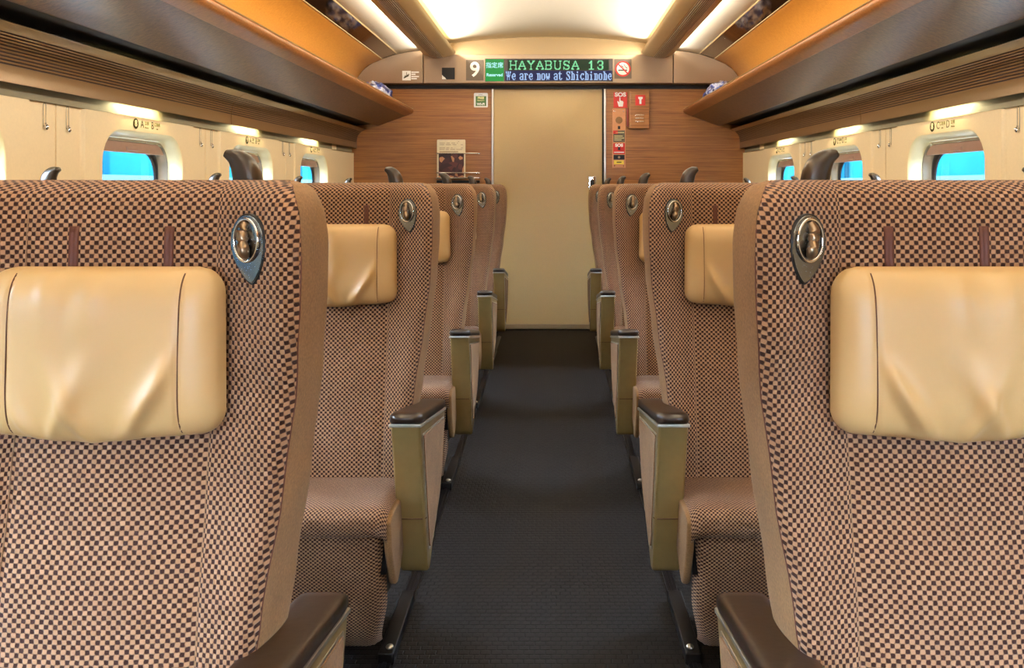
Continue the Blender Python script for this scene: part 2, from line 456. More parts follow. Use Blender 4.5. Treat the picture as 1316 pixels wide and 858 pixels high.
# ------------------------------------------------------------------ ceiling light beams
for s, side in ((-1, 'left'), (1, 'right')):
    root = empty('ceiling_light', (s*.885, (YB+YL)/2, 2.24))
    tag(root, 'long champagne coloured light beam with ribbed underside on %s half of ceiling' % side, 'ceiling light', 'cove light beams along the ceiling')
    ox, oy, oz = root.location
    y0, y1 = YB+.02, YL-.02
    pr = catmull([(1.019, 2.272), (1.010, 2.260), (.985, 2.248), (.958, 2.240)], 4)
    pr2 = catmull([(.835, 2.236), (.80, 2.246), (.765, 2.260), (.749, 2.278)], 4)
    bot = pr+[(.952, 2.239)]+[(.84, 2.235)]+pr2
    closed = bot+[(.757, 2.281), (.775, 2.268), (.99, 2.264), (1.012, 2.274)]
    mb = MB(); mb.prism(closed, lambda a, b, t: (s*a-ox, t-oy, b-oz), y0, y1)
    mb.build('beam_housing', M['beam'], root, smooth=False)
    # ribbed grille: real ridges
    mb = MB(); n = 9; rp = []
    for i in range(n):
        a = .950-(.950-.842)*i/n; wd = (.950-.842)/n
        z = 2.2375-.006*math.sin(PI*(i+.5)/n)
        rp += [(a, z), (a-wd*.05, z-.0022), (a-wd*.52, z-.0022), (a-wd*.56, z)]
    rp = [(.952, 2.242)]+rp+[(.840, 2.242)]
    mb.prism(rp, lambda a, b, t: (s*a-ox, t-oy, b-oz), y0+.002, y1+.006)
    for q in range(len(rp)):
        mb.mi[2+q] = 1 if q % 4 == 0 and 0 < q < len(rp)-2 else 0
    mb.build('ribbed_grille', [M['ribmetal'], M['groove']], root, smooth=False)
    mb = MB(); mb.prism([(.998, 2.2555), (.994, 2.2520), (.990, 2.2500), (.990, 2.262), (.998, 2.262)], lambda a, b, t: (s*a-ox, t-oy, b-oz), y0, y1+.001)
    mb.build('red_line_trim', plain('dark_red_line', (110, 50, 24), .5), root, smooth=False)
    # the lamps in the trough above the beam
    for a, z, dx, dz_, w in ((.79, 2.302, -1.0, .05, 150), (.975, 2.298, 1.0, .12, 85)):
        ld = bpy.data.lights.new('tube_lamp', 'AREA'); ld.shape = 'RECTANGLE'; ld.size = .03; ld.size_y = y1-y0-.1
        ld.energy = w; ld.color = (1.0, .91, .78)
        lo = bpy.data.objects.new('tube_lamp', ld); link(lo, root)
        zz = -Vector((s*dx, 0, dz_)).normalized(); yy = Vector((0, 1, 0)); xx = yy.cross(zz)
        mt = Matrix((xx, yy, zz)).transposed().to_4x4(); mt.translation = (s*a-ox, 0, z-oz)
        lo.matrix_local = mt

# ------------------------------------------------------------------ luggage racks
for s, side in ((-1, 'left'), (1, 'right')):
    root = empty('luggage_rack', (s*1.40, (YB+YE)/2, 1.67))
    tag(root, 'wood veneered overhead luggage rack above the %s windows' % side, 'luggage rack', 'overhead luggage racks')
    ox, oy, oz = root.location
    y0, y1 = YB+.001, YE-.022
    F = lambda a, b, t: (s*a-ox, t-oy, b-oz)
    lip = catmull([(1.150, 1.826), (1.128, 1.829), (1.117, 1.820), (1.117, 1.808), (1.130, 1.794), (1.160, 1.781), (1.20, 1.766)], 4)
    sh = lip+[(1.405, 1.690), (1.415, 1.690), (1.418, 1.716), (1.596, 1.700), (1.598, 1.722), (1.19, 1.800), (1.165, 1.806)]
    mb = MB(); mb.prism(sh, F, y0, y1)
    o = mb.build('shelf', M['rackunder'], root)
    for p in o.data.polygons: p.use_smooth = len(p.vertices) == 4
    mb = MB(); mb.prism([(1.419, 1.7155), (1.419, 1.711), (1.596, 1.690), (1.596, 1.6995)], F, y0, y1); mb.build('shadow_gap_strip', M['black'], root, smooth=False)  # black strip stands in for the shade in the open gap
    # warm wood nosing on the lip
    nose = catmull([(1.140, 1.8275), (1.127, 1.8300), (1.1155, 1.8205), (1.1155, 1.807), (1.1285, 1.7925), (1.160, 1.7790), (1.180, 1.7715)], 4)
    nin = [(a+.004, b+.005) for a, b in nose][::-1]
    mb = MB(); mb.prism(nose+nin, F, y0, y1)
    o = mb.build('front_edge', M['nosewood'], root)
    for p in o.data.polygons: p.use_smooth = len(p.vertices) == 4
    mb = MB(); mb.prism([(1.1200, 1.8300), (1.132, 1.8310), (1.150, 1.8300), (1.158, 1.8350), (1.150, 1.8385), (1.126, 1.8370), (1.1175, 1.8335)], F, y0, y1)
    mb.build('edge_strip', M['beam'], root, smooth=False)
    bc = catmull(backcurve, 4)
    mb = MB(); mb.prism(bc+[(a+.006 if a > 1.5 else a+.004, b+.006) for a, b in bc[::-1]], F, y0, YL-.001 if False else y1)
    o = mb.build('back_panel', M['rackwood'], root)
    for p in o.data.polygons: p.use_smooth = len(p.vertices) == 4
    mp = [(1.351, 2.226), (1.229, 2.2685), (1.231, 2.274), (1.353, 2.232)]
    mb = MB(); mb.prism(mp, F, y0, YL-.002)
    mb.build('mirror_panel', M['mirror'], root, smooth=False)
    for (a, b) in ((1.350, 2.2245), (1.2295, 2.2675)):
        mb = MB(); mb.prism([(a-.004, b), (a, b-.002), (a+.004, b-.001), (a+.003, b+.004), (a-.003, b+.005)], F, y0, YL-.003)
        mb.build('mirror_edge', M['beam'], root, smooth=False)

# ------------------------------------------------------------------ ribbed air panel above windows (sections)
ti = 9
for s in (-1, 1):
    cuts = [YB+.01, .40, 4.10, YE-.001]
    for y0, y1 in zip(cuts, cuts[1:]):
        P = catmull([(1.510, 1.664), (1.545, 1.645), (1.575, 1.612), (1.584, 1.575), (1.587, 1.54), (1.586, 1.506)], 10)
        L = [0]
        for a, b in zip(P, P[1:]): L.append(L[-1]+math.dist(a, b))
        ribs = []
        for (a, b), l, q in zip(P, L, range(len(P))):
            ribs.append((a, b))
        # real ribs between 25% and 78% of the arc
        tot = L[-1]; pts = []; flag = []
        N = 220
        for i in range(N+1):
            t = tot*i/N
            j = max(k2 for k2 in range(len(L)) if L[k2] <= t+1e-9); j = min(j, len(P)-2)
            f = (t-L[j])/(L[j+1]-L[j]); a = P[j][0]+(P[j+1][0]-P[j][0])*f; b = P[j][1]+(P[j+1][1]-P[j][1])*f
            ta, tb = P[j+1][0]-P[j][0], P[j+1][1]-P[j][1]; l = math.hypot(ta, tb); na, nb = tb/l, -ta/l   # towards the saloon: -x,-z side
            if na > 0: na, nb = -na, -nb
            d = 0
            u = t/tot
            if .22 < u < .76:
                ph = (u-.22)/.54*10 % 1
                d = -.0040 if ph < .42 else 0
            pts.append((a+na*d, b+nb*d)); flag.append(1 if d < 0 else 0)
        back = [(1.5895, 1.508), (1.5905, 1.55), (1.592, 1.60), (1.57, 1.655), (1.53, 1.672)]
        mb = MB(); mb.prism(pts+back, lambda a, b, t: (s*a, t, b), y0+.002, y1-.002)
        for q in range(len(pts)-1):
            if flag[q] or flag[q+1]: mb.mi[2+q] = 1
        struct(mb.build('trim_%d' % ti, [M['louvre'], M['groove']])); ti += 1
# small lamps under the panel, one over each window; wall hooks; seat number letterings
num = {5: '8', 6: '9', 7: '10'}
M['ink'] = plain('grey_ink', (70, 66, 40), .8, spec=.05)
M['inklight'] = plain('pale_grey_ink', (128, 122, 78), .8, spec=.05)
place_words = ['nearest the camera', 'in the middle', 'nearest the end wall']
M['lampface'] = emit('warm_lamp_face', (255, 222, 140), 3)
for s, side in ((-1, 'left'), (1, 'right')):
    for wi, c in enumerate(WC):
        if wi < 4: continue
        root = empty('window_downlight', (s*1.5965, c-.02, 1.518))
        nth = {5: 'first', 6: 'second', 7: 'third'}.get(wi, 'row behind camera %d' % wi)
        lab = 'small warm lamp over the %s window from the front of photo on %s wall' % (nth, side) if wi >= 5 else 'small warm lamp on %s wall just outside the photo edge, closest to camera' % side
        tag(root, lab, 'lamp', 'lamps above the windows')
        mb = MB(); mb.box(-.0045, .0055, -.19, .19, -.002, .012); mb.build('lamp_housing', M['grey'], root, bevel=.002)
        mb = MB(); mb.box(-.004, .004, -.18, .18, -.004, -.002); mb.build('lamp_lens', M['lampface'], root)
        ld = bpy.data.lights.new('strip_lamp', 'AREA'); ld.shape = 'RECTANGLE'; ld.size = .008; ld.size_y = .32
        ld.energy = 2.6; ld.color = (1, .86, .46); lo = bpy.data.objects.new('strip_lamp', ld); link(lo, root); lo.location = (0, 0, -.006)
        lo.rotation_euler = (0, -s*math.radians(12), 0)
        if wi < 5: continue
        # lettering above the window
        ya = Vector((0, 0, 1)); xa = Vector((0, 1, 0)) if s < 0 else Vector((0, -1, 0))
        X = s*(XW-.0112)
        root = empty('seat_number_lettering', (X, c, 1.44))
        tag(root, 'row %s seat letters %s and %s printed above %s window' % (num[wi], 'A' if s < 0 else 'C', 'B' if s < 0 else 'D', side), 'lettering', 'seat number letterings')
        org = Vector((0, 0, .002))
        disc = [org+xa*(-.085)+xa*.021*math.cos(q*PI/12)+ya*.021*math.sin(q*PI/12) for q in range(24)]
        mb = MB(); mb.add(disc, [tuple(range(24))]); mb.build('number_disc', M['ink'], root, fix=False)
        zoff = xa.cross(ya)*.0008
        text_mesh(num[wi], .034 if len(num[wi]) == 1 else .026, (org+xa*(-.085)+zoff, xa, ya), M['cream'], 'row_number', root, bold=.0008)
        ls = ('A', 'B') if s < 0 else ('C', 'D')
        text_mesh(ls[0], .042, (org+xa*-.035, xa, ya), M['ink'], 'seat_letter', root, depth=.0001)
        text_mesh(ls[1], .042, (org+xa*.048, xa, ya), M['ink'], 'seat_letter', root, depth=.0001)
        w1, w2 = ('窓側', '通路側') if s < 0 else ('通路側', '窓側')
        e1, e2 = ('Window', 'Aisle') if s < 0 else ('Aisle', 'Window')
        for q, (w, e) in enumerate(((w1, e1), (w2, e2))):
            text_mesh(w, .016, (org+xa*(.002+.085*q)+ya*.006, xa, ya), M['inklight'], 'small_lettering', root, bold=.0004, depth=.0001)
            text_mesh(e, .009, (org+xa*(.002+.085*q)-ya*.011, xa, ya), M['inklight'], 'small_lettering', root)
    for yb, nb in ((2.6935-PITCH*0, 0), (2.6935+PITCH, 1), (2.6935+2*PITCH, 2)):
        for dd in (-.062, .062):
            y = yb+dd
            px = s*(XW-.0005)
            root = empty('coat_hook', (px, y, 1.40))
            if nb == 0: wh = 'nearest the camera'
            elif nb == 1: wh = 'between the first and second windows'
            else: wh = 'between the second and third windows'
            tag(root, '%s small drop shaped coat hook on %s wall %s' % ('nearer' if dd < 0 else 'farther', side, wh), 'hook', 'small wall hooks between windows')
            mb = MB(); lp = rrect(-.007, .007, -.012, .066, .0068, 5)
            mb.tube([(-s*.0012, a, b) for a, b in lp], .0009, 6, closed=True); mb.build('slot_rim', M['grey'], root)
            mb = MB(); mb.sphere((-s*.006, 0, -.012), (.008, .0065, .010)); mb.tube([(-s*.004, 0, .002), (-s*.006, 0, -.008)], .003)
            mb.build('hook_drop', M['chrome'], root)

# ------------------------------------------------------------------ seats
CX = .548           # centre of the aisle seat
C2 = 1.326          # centre of the window seat
RX = .94            # base of the pair
fz = [(.33, 1.00), (.5, 1.01), (.65, 1.03), (.8, 1.057), (.95, 1.082), (1.05, 1.090), (1.12, 1.093), (1.17, 1.098), (1.19, 1.108), (1.202, 1.128), (1.207, 1.15)]
bz = [(.33, 1.17), (.5, 1.19), (.65, 1.215), (.8, 1.215), (1.0, 1.205), (1.13, 1.205), (1.17, 1.20), (1.19, 1.195), (1.202, 1.185), (1.207, 1.165)]
hz = [(.33, .180), (.5, .185), (.65, .205), (.8, .226), (.95, .245), (1.05, .252), (1.12, .253), (1.16, .249), (1.185, .240), (1.2, .226), (1.207, .205)]
wz = [(.33, .005), (.6, .008), (.8, .015), (.92, .035), (1.02, .058), (1.13, .063), (1.18, .058), (1.2, .045), (1.207, .02)]
SEAM = .127
def front_y(u, z):
    t = abs(u); h = lerp_tab(hz, z); w = lerp_tab(wz, z)
    y = lerp_tab(fz, z)
    q = (t-SEAM+.004)/(h-.016-SEAM)
    y -= w*(smooth(q)*.45+max(0, min(1, q))*.55)
    # rounded outer edge
    e = t-(h-.022)
    if e > 0: y += .026*(1-math.sqrt(max(0, 1-(e/.022)**2)))
    # seam groove
    y += .0035*math.exp(-((t-SEAM)/.0026)**2)*(1 if z < 1.19 else 0)
    # belly of the cushion
    if t < SEAM and z < 1.0: y -= .008*math.cos(t/SEAM*PI/2)
    return y

def seat_unit(s):
    root = empty('double_seat', (s*RX, 1.0, 0))
    def L(xa, d, z): return (s*(xa-RX), d-1.0, z)
    Z = [.33+(.86/70)*i for i in range(71)]+[1.193, 1.197, 1.2, 1.2025, 1.2045, 1.206, 1.207]
    def backrest(cx, full=True):
        # u positive to the aisle for aisle seat
        us = sorted(set([-1+2*i/56 for i in range(57)]))
        def U(i, z):
            h = lerp_tab(hz, z)
            # denser near the seams
            t = us[i]; a = abs(t)
            if a < .5: v = a/.5*SEAM
            else: v = SEAM+(a-.5)/.5*(h-SEAM)
            return math.copysign(v, t)
        arc = [0]
        for a, b in zip(Z, Z[1:]): arc.append(arc[-1]+math.hypot(b-a, lerp_tab(fz, b)-lerp_tab(fz, a)))
        seams = []
        def uvu(q, u):
            a = abs(u); return math.copysign(a if a <= SEAM+1e-6 else SEAM+.004+(a-SEAM)*1.3, u)
        mb = MB()
        mb.grid(lambda i, j: L(cx-U(i, Z[j]), front_y(U(i, Z[j]), Z[j]), Z[j]), len(us), len(Z),
                lambda i, j: (uvu(us[i], U(i, Z[j])), arc[j]*(1 if abs(us[i]) <= .5 else 1)))
        for sg in (-1, 1):
            ms = MB(); ms.tube([L(cx-sg*(SEAM+.0012), front_y(sg*(SEAM+.0012), Z[k9])-.0006, Z[k9]) for k9 in range(2, 70, 2)], .0008, 5); seams.append(ms)
        # top closing strip over to the back shell
        o = mb.build('backrest', [M['weave']], root, fix=False)
        for ms in seams: ms.build('seam_stitch', M['seamthread'], o)
        ztop = Z[-1]; h = lerp_tab(hz, ztop)
        mbt = MB()
        mbt.grid(lambda i, j: L(cx-U(i, ztop), front_y(U(i, ztop), ztop)+(lerp_tab(bz, ztop)-front_y(U(i, ztop), ztop))*j/3, ztop+.0007*math.sin(PI*j/3)), len(us), 4,
                 lambda i, j: (uvu(us[i], U(i, ztop)), arc[-1]+.012*j))
        mbt.build('top_piping', M['weave'], o, fix=False)
        for sg in (1, -1):
            def SP(i, j):
                z = Z[j]; h = lerp_tab(hz, z); a = front_y(h, z); b = lerp_tab(bz, z)
                q = i/12; y = a+(b-a)*q
                bul = .006*math.sin(PI*q)
                rr = .022 if i == 12 else (.008 if i == 11 else (.002 if i == 10 else 0))
                return L(cx-sg*(h+bul-rr+.0006), y, z)
            mb = MB(); mb.grid(SP, 13, len(Z)); mb.build('side_panel', M['suede'], o, fix=False)
            # dark piping where fabric meets suede
            mb = MB(); mb.tube([L(cx-sg*(lerp_tab(hz, z)-.0005), front_y(lerp_tab(hz, z), z)+.0005, z) for z in Z[:-2:3]], .0016, 6)
            mb.build('edge_piping', M['strap'], o)
        def BP(i, j):
            z = Z[j]; h = lerp_tab(hz, z)-.0215; q = -1+2*i/16; return L(cx-q*h, lerp_tab(bz, z)+.018*(1-q**4), z)
        mb = MB(); mb.grid(BP, 17, len(Z)); mb.build('back_shell', M['shell'], o, fix=False)
        # leather strips above the pillow
        for uu in (-.064, .064):
            mb = MB(); R = []
            for k2 in range(9):
                z = 1.06+.085*k2/8; y = front_y(uu, z)
                R.append([L(cx-uu+a, y+b, z) for a, b in ((-.007, .001), (-.006, -.002), (-.0015, -.0028), (0, -.0012), (.0015, -.0028), (.006, -.002), (.007, .001))])
            mb.rings(R); mb.build('pillow_strap', M['strap'], o)
        return o
    def stitches(): pass
    def pillow(cx, dz=0):
        A, B, T, r = .157, .108, .040, .035
        zc = .986+dz; yc = 1.058
        rnd = random.Random(3)
        def base(u, v):
            z = v*B; ex = max(0, abs(z)-(B-r)); hw = A-r+math.sqrt(max(0, r*r-ex*ex))
            # upper edge a little shorter than the lower one
            hw *= 1-.025*(v+1)/2
            x = u*hw
            th = T*(max(0, 1-abs(u)**5))**.42*(max(0, 1-abs(v)**4.5))**.45
            return x, z, th
        def wr(x, z):
            d = 0
            for (x0, z0, ang, w, A_, ln) in ((-.05, -.10, 62, .011, .0125, .10), (-.005, -.10, 118, .010, .011, .09), (.035, -.10, 52, .010, .0115, .13),
                                            (.06, -.08, 60, .007, .007, .10), (-.09, -.08, 125, .010, .008, .12), (.0, .09, 78, .016, .007, .10), (-.06, .09, 95, .014, .007, .09)):
                a = math.radians(ang); dx, dz_ = math.cos(a), math.sin(a)
                px, pz = x-x0, z-z0; al = px*dx+pz*dz_; pe = -px*dz_+pz*dx
                f = math.exp(-(al/ln)**2)
                d += A_*f*math.exp(-(pe/(w*(1+abs(al)*5)))**2)
            return d*math.exp(-(max(0, abs(x)-.085)/.015)**2)
        def FP(i, j):
            u = -1+2*i/90; v = -1+2*j/60
            x, z, th = base(u, v)
            y = -th-wr(x, z)*min(1, th/T*1.1)
            y += .003*math.exp(-((abs(x)-.108)/.0022)**2)
            sag = -.006*math.exp(-((x+.01)/.05)**2)*max(0, -v)**3-.004*(1 if v < 0 else 0)*(1-u*u)*v*v
            return L(cx-x, yc+y+.004*(v), zc+z+sag)
        def QP(i, j):
            u = -1+2*i/90; v = -1+2*j/60
            x, z, th = base(u, v)
            sag = -.006*math.exp(-((x+.01)/.05)**2)*max(0, -v)**3-.004*(1 if v < 0 else 0)*(1-u*u)*v*v
            return L(cx-x, yc+th*.5+.004*v, zc+z+sag)
        mb = MB(); mb.grid(FP, 91, 61); mb.grid(QP, 91, 61)
        o = mb.build('headrest_pillow', M['leather'], root, fix=False)
        for sg in (-1, 1):
            pts = []
            for j in range(2, 59):
                v = -1+2*j/60; z = v*B; ex = max(0, abs(z)-(B-r)); hw = (A-r+math.sqrt(max(0, r*r-ex*ex)))*(1-.025*(v+1)/2)
                u = sg*.108/hw
                if abs(u) > .97: continue
                x, z, th = base(u, v)
                pts.append(L(cx-x, yc-th+.0015+.004*v, zc+z))
            mb = MB(); mb.tube(pts, .0009, 6); mb.build('seam_piping', M['stitch'], o)
        return o
    def hook(cx, sg):
        # on the wing; sg=+1 aisle side
        uu = .186; z = 1.125; y = front_y(uu, z)-.0015
        t = Vector((1, -.52, 0)).normalized(); n = Vector((-.52, -1, 0)).normalized()
        def W(a, b, c):    # a along wing to the edge, b up, c out
            p = t*a+n*c
            q = L(cx-sg*(uu+p.x), y+p.y, z+b); return q
        def tear(k, c, m=48, z0=0):
            out = []
            for i in range(m):
                th = 2*PI*i/m; cs, sn = math.cos(th), math.sin(th)
                b = .036*sn if sn > 0 else .050*sn
                a = .0285*cs*(1 if sn > 0 else (1-.42*abs(sn)**2.2)) + (.007*max(0, -sn)**1.5)
                out.append(W(a*k, b*k+z0, c))
            return out
        mb = MB(); mb.rings([tear(1.03, 0), tear(1.03, .003), tear(1.0, .0042)], smooth=False)
        o = mb.build('coat_hook_plate', M['hookplate'], root)
        mb = MB(); mb.rings([tear(1.07, -.002), tear(1.07, .0025), tear(1.03, .0035), tear(1.02, -.002)], cap=False)
        mb.build('plate_rim', M['gasket'], o)
        mb = MB(); mb.tube([W(.0215*math.cos(q*PI/16), .004+.0275*math.sin(q*PI/16), .0055) for q in range(32)], .0022, 8, closed=True)
        mb.build('hook_ring', M['chrome'], o)
        # S-shaped knob: broad upper lobe folding into a lower one
        mb = MB()
        P = catmull([(.0, .027, .004), (-.004, .016, .008), (-.001, .006, .009), (.003, .002, .006)], 4)
        mb.tube([W(*p) for p in P], [.0045+.0035*math.sin(PI*i/(len(P)-1)) for i in range(len(P))], 10)
        P = catmull([(-.003, .004, .007), (.003, -.003, .013), (.005, -.011, .013), (.003, -.018, .007)], 4)
        mb.tube([W(*p) for p in P], [.0035+.0045*math.sin(PI*i/(len(P)-1)) for i in range(len(P))], 10)
        mb.build('hook_knob', M['knob'], o)
        mb = MB(); R = []
        for k2, c in ((1, .0048), (.98, .0050)):
            R.append([W(.019*k2*math.cos(q*PI/12), .004+.025*k2*math.sin(q*PI/12), c) for q in range(24)])
        mb.rings(R, smooth=False); mb.build('hook_well', M['hookplate'], o)
    def handle(cx, sg):
        # horn shaped grab handle behind the top edge; tip points away from the seat's outer edge
        cl = catmull([(.124, 1.165), (.123, 1.200), (.117, 1.226), (.105, 1.241), (.091, 1.2475)], 5)
        wd = catmull([(.021, 0), (.021, 0), (.0195, 0), (.014, 0), (.0065, 0)], 5)
        R = []
        for i, ((u, z), (w, _)) in enumerate(zip(cl, wd)):
            a = cl[min(i+1, len(cl)-1)]; b = cl[max(i-1, 0)]
            tu, tz = a[0]-b[0], a[1]-b[1]; l = math.hypot(tu, tz); nu_, nz_ = tz/l, -tu/l
            th = .013+.004*(1-i/len(cl))
            ring = []
            for q in range(16):
                an = 2*PI*q/16; ca = math.copysign(abs(math.cos(an))**.7, math.cos(an)); sa = math.copysign(abs(math.sin(an))**.7, math.sin(an))
                ring.append(L(cx-sg*(u+nu_*w*ca), 1.222+th*sa, z+nz_*w*ca))
            R.append(ring)
        mb = MB(); mb.rings(R); o = mb.build('grab_handle', M['handle'], root)
        mb = MB(); mb.box(*sorted((L(cx-sg*.088, 0, 0)[0], L(cx-sg*.14, 0, 0)[0])), .20, .236, 1.12, 1.172); mb.build('handle_socket', M['shell'], o, bevel=.006)
    AR = [(.825, .612), (.938, .245), (.952, .205), (.972, .190), (1.0, .196), (1.04, .226), (1.12, .270), (1.185, .312), (1.222, .362), (1.257, .436), (1.292, .527)]
    def armrest(x0, x1, outer_sign, with_insert=True):
        # x0<x1 in |x| ; outer face at x0 when outer_sign=-1
        sm_ = catmull(AR[1:], 4)
        pl = [AR[0]]+sm_
        mb = MB(); mb.prism(pl, lambda a, b, t: L(t, a, b), x0, x1)
        o = mb.build('armrest', M['champagne'], root, bevel=.007, seg=3)
        # lower cap seam
        sd = AR[0]; f = (.612-.352)/(.612-.245); dsm = .825+(.938-.825)*f
        mb = MB(); mb.tube([L(x0+.006, dsm-.0006, .352), L(x1-.006, dsm-.0006, .352)], .0014, 6)
        mb.tube([L(x0-.0004, dsm+.006, .351), L(x0-.0004, dsm+.030, .345)], .0012, 6); mb.build('cap_seam', M['stitch'], o)
        # light metal edge under the pad
        def top(d): return .612+(d-.825)/(1.292-.825)*(.527-.612)
        mb = MB()
        R = []
        for k2 in range(8):
            d = .823+(1.290-.823)*k2/7; z = top(d)
            R.append([L(x0-.0035, d, z-.004), L(x0-.0035, d, z+.004), L(x1+.0035, d, z+.004), L(x1+.0035, d, z-.004)])
        mb.rings(R, smooth=False); mb.build('metal_edge', M['silver'], o, bevel=.0015)
        # padded top
        R = []
        NK = 22
        for k2 in range(NK+1):
            q = k2/NK; d = .812+(1.300-.812)*q
            e = min(1, math.sqrt(max(0, 1-(1-min(q, 1-q)/.07)**2)) if min(q, 1-q) < .07 else 1)
            wdt = ((x1-x0)/2+.004)*(.55+.45*e); hgt = .031*(.35+.65*e)
            ring = []
            for a in range(20):
                an = 2*PI*a/20; ca, sa = math.cos(an), math.sin(an)
                ca = math.copysign(abs(ca)**.45, ca); sa = math.copysign(abs(sa)**.55, sa)
                z = top(d)+.0165+hgt/2*sa
                if sa < 0: z = max(z, top(d)+.003)
                ring.append(L((x0+x1)/2+wdt*ca, d, z))
            R.append(ring)
        mb = MB(); mb.rings(R); mb.build('armrest_pad', M['padleather'], o)
        if with_insert:
            ins = [(.868, .575), (.955, .285), (.966, .262), (.985, .250), (1.02, .262), (1.09, .298), (1.165, .345), (1.215, .420), (1.245, .500), (1.238, .512)]
            cx_ = 1.03; cz = .43
            fr = [(cx_+(a-cx_)*1.045, cz+(b-cz)*1.045) for a, b in ins]
            xo = x0 if outer_sign < 0 else x1
            mb = MB(); mb.prism(catmull(fr, 3), lambda a, b, t: L(t, a, b), xo-outer_sign*.004, xo+outer_sign*.0016)
            f_ = mb.build('insert_frame', M['silver'], o, bevel=.001)
            mb = MB(); mb.prism(catmull(ins, 3), lambda a, b, t: L(t, a, b), xo-outer_sign*.003, xo+outer_sign*.0038)
            mb.build('side_insert', M['insert'], o, bevel=.0025)
        return o
    def cushion(cx):
        prof = catmull([(1.10, .418), (1.0, .422), (.92, .424), (.84, .432), (.79, .433), (.765, .427), (.752, .410), (.752, .385), (.762, .366), (.79, .36)], 6)
        arc = [0]
        for a, b in zip(prof, prof[1:]): arc.append(arc[-1]+math.dist(a, b))
        H = .188
        def CP(i, j):
            u = -1+2*i/30; d, z = prof[j]
            z -= .016*max(0, (abs(u)-.86)/.14)**2
            x = u*H; 
            return L(cx-x, d+.006*abs(u)**4, z+.004*math.cos(u*3)*math.exp(-((d-.93)/.06)**2))
        mb = MB(); mb.grid(CP, 31, len(prof), lambda i, j: ((-1+2*i/30)*H, arc[j]))
        o = mb.build('seat_cushion', M['weave_edge'], root, fix=False)
        for sg in (-1, 1):
            pl = catmull([(.760, .400), (.80, .414), (.90, .406), (.99, .402), (1.06, .395), (1.02, .315), (.93, .262), (.875, .222), (.845, .216), (.815, .248), (.775, .330)], 3)
            mb = MB(); mb.prism(pl, lambda a, b, t: L(cx-sg*t, a, b), .178, .197)
            mb.build('cushion_side', M['suede'], o, bevel=.007, seg=3)
        mb = MB(); mb.box(*sorted((L(cx-H+.01, 0, 0)[0], L(cx+H-.01, 0, 0)[0])), -.20, .10, .26, .345)
        mb.build('cushion_base', M['dark'], o)
        # leg rest hanging below the front of the cushion
        lp = catmull([(.775, .372), (.780, .30), (.800, .20), (.830, .10), (.862, .055)], 5)
        arc2 = [0]
        for a, b in zip(lp, lp[1:]): arc2.append(arc2[-1]+math.dist(a, b))
        def LP(i, j):
            u = -1+2*i/20; d, z = lp[j]
            k2 = .174*(1-.14*smooth((.20-z)/.15))
            return L(cx-u*k2, d+.03*max(0, (abs(u)-.82)/.18)**2, z)
        mb = MB(); mb.grid(LP, 21, len(lp), lambda i, j: ((-1+2*i/20)*.155, arc2[j]))
        mb.build('leg_rest', M['weave_edge'], root, fix=False, solid=.004)
    for cx, sg in ((CX, 1), (C2, -1)):
        backrest(cx); hook(cx, sg); handle(cx, sg); cushion(cx); pillow(cx)
    armrest(.292, .365, -1)
    armrest(1.512, 1.570, 1, False)
    # centre console between the two seats
    mb = MB(); mb.prism([(.84, .60), (.93, .26), (.98, .22), (1.16, .24), (1.27, .36), (1.27, .535)], lambda a, b, t: L(t, a, b), .86, 1.015)
    co = mb.build('centre_console', M['champagne'], root, bevel=.01, seg=3)
    mb = MB(); mb.prism([(.832, .604), (.836, .628), (.86, .634), (1.25, .566), (1.275, .556), (1.275, .538)], lambda a, b, t: L(t, a, b), .858, 1.017)
    mb.build('console_pad', M['padleather'], co, bevel=.008, seg=3)
    # base frame
    mb = MB(); mb.box(*sorted((L(.40, 0, 0)[0], L(1.48, 0, 0)[0])), -.10, .16, .12, .26)
    b = mb.build('seat_base', M['dark'], root, bevel=.01)
    mb = MB(); mb.box(*sorted((L(.47, 0, 0)[0], L(1.42, 0, 0)[0])), -.06, .14, .012, .125); mb.build('pedestal', M['dark'], b, bevel=.01)
    for xx in (.385, 1.45):
        mb = MB(); mb.box(*sorted((L(xx-.02, 0, 0)[0], L(xx+.02, 0, 0)[0])), -.13, .19, 0, .03); mb.build('foot', M['dark'], b, bevel=.004)
        mb = MB(); mb.sphere((L(xx-.005, 0, 0)[0], -.105, .033), (.010, .010, .006)); mb.build('bolt', M['silver'], b)
    return root
ROWT = ['closest to the camera', 'second row from the camera', 'third row from the camera', 'fourth row from the camera', 'fifth and farthest row']
for s, side in ((-1, 'left'), (1, 'right')):
    proto = seat_unit(s)
    for i in range(5):
        o = proto if i == 0 else copy_tree(proto)
        o.location.y = 1.0+PITCH*i
        tag(o, 'brown checked double seat on %s of aisle, %s' % (side, ROWT[i]), 'seat', 'double seats along the aisle')

# seat rails in the floor beside the aisle
for s, side in ((-1, 'left'), (1, 'right')):
    mb = MB(); mb.box(*sorted((s*.372, s*.402)), YB, YE-.3, 0, .006)
    mb.box(*sorted((s*.382, s*.392)), YB, YE-.3, .006, .009)
    tag(mb.build('floor_rail', plain('rail_metal', (44, 44, 50), .3, .8), bevel=.001), 'dark metal seat rail running along floor on %s of aisle' % side, 'rail', 'seat rails')

